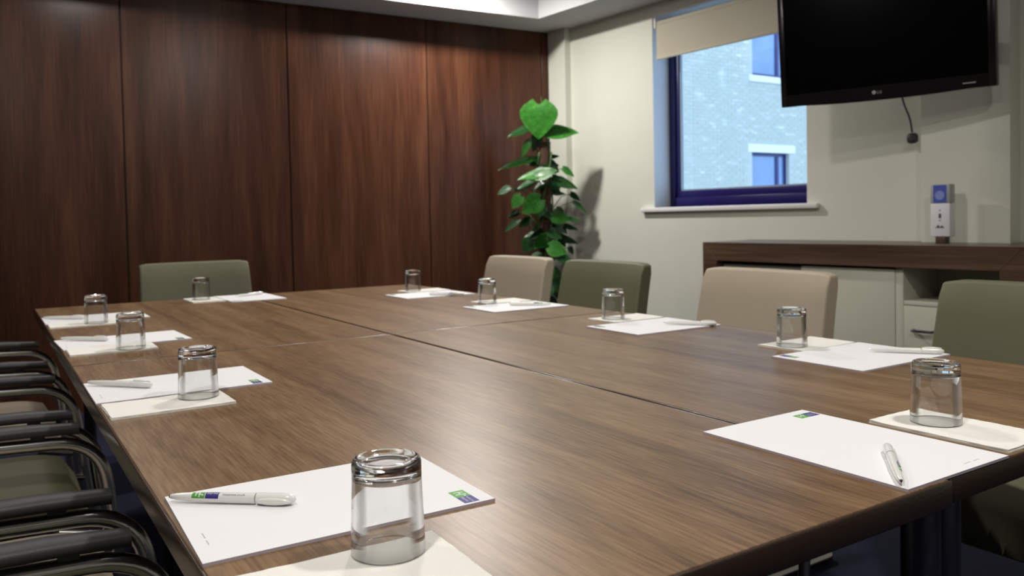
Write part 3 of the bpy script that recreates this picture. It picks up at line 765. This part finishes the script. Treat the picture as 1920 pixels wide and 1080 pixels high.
def make_glass():
    p = NB(); H = .0855; R1, R2, t_ = .0335, .0312, .0015; Bt = .0135
    # turned upside down: mouth at z=0, thick base on top
    prof = [(R1-t_*.5, 0), (R1-.0001, .0005), (R1, .0014)]
    prof += [(R1+(R2-R1)*k/10, .0014+(H-Bt-.005-.0014)*k/10) for k in range(1, 11)]
    prof += [(R2, H-.006), (R2-.0004, H-.0035), (R2-.0018, H-.0010), (R2-.0042, H), (R2-.0070, H-.0006), (R2-.0095, H-.0022), (R2-.0135, H-.0034), (.008, H-.0038), (0, H-.0038)]
    inn = [(0, H-Bt-.0002), (.010, H-Bt), (R2-.0075, H-Bt-.0003), (R2-.0036, H-Bt-.0018), (R2-.0020, H-Bt-.0050)]
    zi = H-Bt-.0050
    inn += [(R2-.0020+(R1-t_-R2+.0020)*k/10, zi-(zi-.0014)*k/10) for k in range(1, 11)] + [(R1-t_*.5, 0)]
    lathe(p, prof+inn, 56)
    for f in p.faces:
        zs = [v.co.z for v in f.verts]; f.material_index = 1 if min(zs) > .0012 and max(zs) < H-Bt-.0045 else 0
    bmesh.ops.remove_doubles(p, verts=p.verts[:], dist=1e-6)
    return obj('tumbler', p, [M['glass'], M['glass_wall']], smooth=True)
PL = .142
def prad(u):      # pen radius along its length
    pts = [(0, .0012), (.02, .0026), (.06, .0036), (.16, .0046), (.35, .0054), (.69, .0056), (.70, .0060), (.90, .0061), (.96, .0052), (.99, .0032), (1, .0006)]
    for (a, ra), (c, rc) in zip(pts, pts[1:]):
        if u <= c: return ra+(rc-ra)*(u-a)/(c-a)
    return .0006
def make_pen():
    t = empty('ballpoint_pen'); us = [0, .01, .02, .04, .06, .1, .16, .25, .35, .45, .55, .62, .689, .70, .80, .90, .93, .96, .98, .99, 1]
    def ringat(p, u, n=24, dr=0): r = prad(u)+dr; return [p.verts.new((u*PL, r*math.cos(2*PI*k/n), r*math.sin(2*PI*k/n))) for k in range(n)]
    for (nm, sub, mt) in (('barrel', us[1:13], M['pen']), ('tip', us[:2], M['pen_tip']), ('cap', us[13:], M['pen'])):
        p = NB(); rg = [ringat(p, u) for u in sub]
        for a, c in zip(rg, rg[1:]):
            for k in range(24): p.faces.new((a[k], a[(k+1) % 24], c[(k+1) % 24], c[k]))
        p.faces.new(rg[0][::-1]); p.faces.new(rg[-1]); o = obj(nm, p, mt, t, 50)
        if nm == 'cap': cap = o
        if nm == 'barrel': bar = o
    # clip: a flattened lobe on the near side
    p = NB(); n = 12; rg = []
    for i in range(15):
        s = i/14; u = .70+.275*s; k = math.sin(PI*s)**.45 if 0 < s < 1 else .02
        rg.append([p.verts.new((u*PL, -.0058-.0026*k*math.cos(2*PI*j/n)*1.0, -.0012+.0040*k*math.sin(2*PI*j/n))) for j in range(n)])
    for a, c in zip(rg, rg[1:]):
        for k in range(n): p.faces.new((a[k], a[(k+1) % n], c[(k+1) % n], c[k]))
    p.faces.new(rg[0][::-1]); p.faces.new(rg[-1]); obj('clip', p, M['pen'], t, True)
    def patch(u0, u1, e0, e1, mt, name, dr, par):
        p = NB(); g = []
        for i in range(7):
            u = u0+(u1-u0)*i/6; r = prad(u)+dr
            g.append([p.verts.new((u*PL, -r*math.cos(rad(e0+(e1-e0)*j/8)), r*math.sin(rad(e0+(e1-e0)*j/8)))) for j in range(9)])
        for a, c in zip(g, g[1:]):
            for k in range(8): p.faces.new((a[k], c[k], c[k+1], a[k+1]))
        return obj(name, p, mt, par, True)
    lg = patch(.195, .298, 5, 88, M['logo_green'], 'green_print', .00012, bar)
    ln = patch(.303, .408, 5, 88, M['logo_navy'], 'navy_print', .00012, bar)
    def wrap(bm_, u0, e0, dr):
        for v in bm_.verts:
            u = u0+v.co.x/PL; r = prad(u)+dr; a = rad(e0)+v.co.y/r; v.co = Vector((u*PL, -r*math.cos(a), r*math.sin(a)))
    p = NB()
    for (x, y, dx, dy) in ((.0035, .0015, .0012, .0050), (.0075, .0005, .0012, .0062), (.0030, .0050, .0040, .0012), (.0070, .0030, .0045, .0010), (.0112, .0022, .0014, .0014)):
        for i in range(2):
            for j in range(3):
                X0, Y0_ = x+dx*i/2, y+dy*j/3
                p.faces.new([p.verts.new(c) for c in ((X0, Y0_, 0), (X0+dx/2, Y0_, 0), (X0+dx/2, Y0_+dy/3, 0), (X0, Y0_+dy/3, 0))])
    wrap(p, .198, 12, .00022); obj('white_print', p, M['logo_white'], bar)
    for (s, sz, u0, e0, mt, mw) in (('Express', .0040, .312, 58, M['logo_white'], .0125), ('hiexpress.co.uk', .0040, .435, 42, M['ink'], .0255)):
        q = NB(); q.from_mesh(text_mesh(s, sz)); mxx = max(v.co.x for v in q.verts)
        for v in q.verts: v.co.x *= mw/mxx
        wrap(q, u0, e0, .00022); obj('lettering', q, mt, bar)
    for c in list(t.children):
        c.location.z = 0
    index(t); return t
pad0, nap0, gl0, pen0 = make_pad(), make_napkin(), make_glass(), make_pen()
pen_bits = list(pen0.children)
for o in (nap0, gl0): KIDS[o.name] = []
pen_wraps = pen0
have = set()
def put(kind, src, loc, rz, label, cat, group):
    if kind in have: o = dup(src, loc, rz, label)
    else: o = src; have.add(kind); o.location = loc; o.rotation_euler = (0, 0, rz); o['label'] = label
    o['category'] = cat; o['group'] = group; return o
# place: pad (cx, cy, rot deg), napkin (cx, cy, rot), glass (x, y), pen tip (x, y) -> end (x, y), wording
SET = [
 ((.3035, .849, -1.5), (.254, .640, -2), (.2975, .677), ((.161, .935), (.266, .848), 0), 'at the near left corner'),
 ((.2985, 1.637, 0), (.251, 1.458, 1), (.303, 1.477), ((.153, 1.719), (.252, 1.611), -110), 'on the left side, second from the camera'),
 ((.2985, 2.352, 2), (.254, 2.198, 0), (.292, 2.165), ((.159, 2.443), (.265, 2.342), -110), 'on the left side, third from the camera'),
 ((.300, 2.985, 0), (.251, 2.822, 0), (.283, 2.802), ((.157, 3.035), (.262, 2.955), -110), 'at the far left corner'),
 ((.893, 3.343, -90), (.722, 3.365, 90), (.713, 3.370), ((.856, 3.38), (.968, 3.44), -40), 'at the far end by the lone chair'),
 ((1.492, 2.930, 180), (1.555, 3.110, 180), (1.514, 3.125), ((1.575, 2.78), (1.459, 2.892), -75), 'on the right side at the far corner'),
 ((1.506, 2.322, 180), (1.556, 2.498, 180), (1.484, 2.471), ((1.606, 2.244), (1.49, 2.353), -75), 'on the right side by the far beige chair'),
 ((1.517, 1.655, 180), (1.568, 1.828, 180), (1.526, 1.835), ((1.548, 1.650), (1.636, 1.537), -120), 'on the right side, third from the camera'),
 ((1.519, 1.033, 180), (1.562, 1.198, 181), (1.507, 1.195), ((1.566, 1.045), (1.655, .932), -120), 'on the right, before the large beige chair'),
 ((.9265, .6515, 90), (1.110, .607, 90), (1.113, .640), ((.822, .511), (.936, .601), 14), 'at the near right corner'),
]
for (pd, nk, g, pn, wd) in SET:
    put('pad', pad0, (pd[0], pd[1], TZ), rad(pd[2]), 'white notepad '+wd, 'notepad', 'notepads set out round the table')
    put('nap', nap0, (nk[0], nk[1], TZ), rad(nk[2]), 'cream folded napkin '+wd, 'napkin', 'folded napkins round the table')
    put('glass', gl0, (g[0], g[1], TZ+NH+.0003), 0, 'upturned clear tumbler '+wd, 'glass', 'upturned tumblers round the table')
    A, B_ = Vector(pn[0]), Vector(pn[1]); d = (B_-A).normalized(); mid = (A+B_)/2; A = mid-d*PL/2
    q = put('pen', pen0, (A.x, A.y, TZ+PH+.0062), math.atan2(d.y, d.x), 'white pen on the notepad '+wd, 'pen', 'pens on the notepads'); q.rotation_euler[0] = rad(pn[2])
bpy.context.view_layer.update()
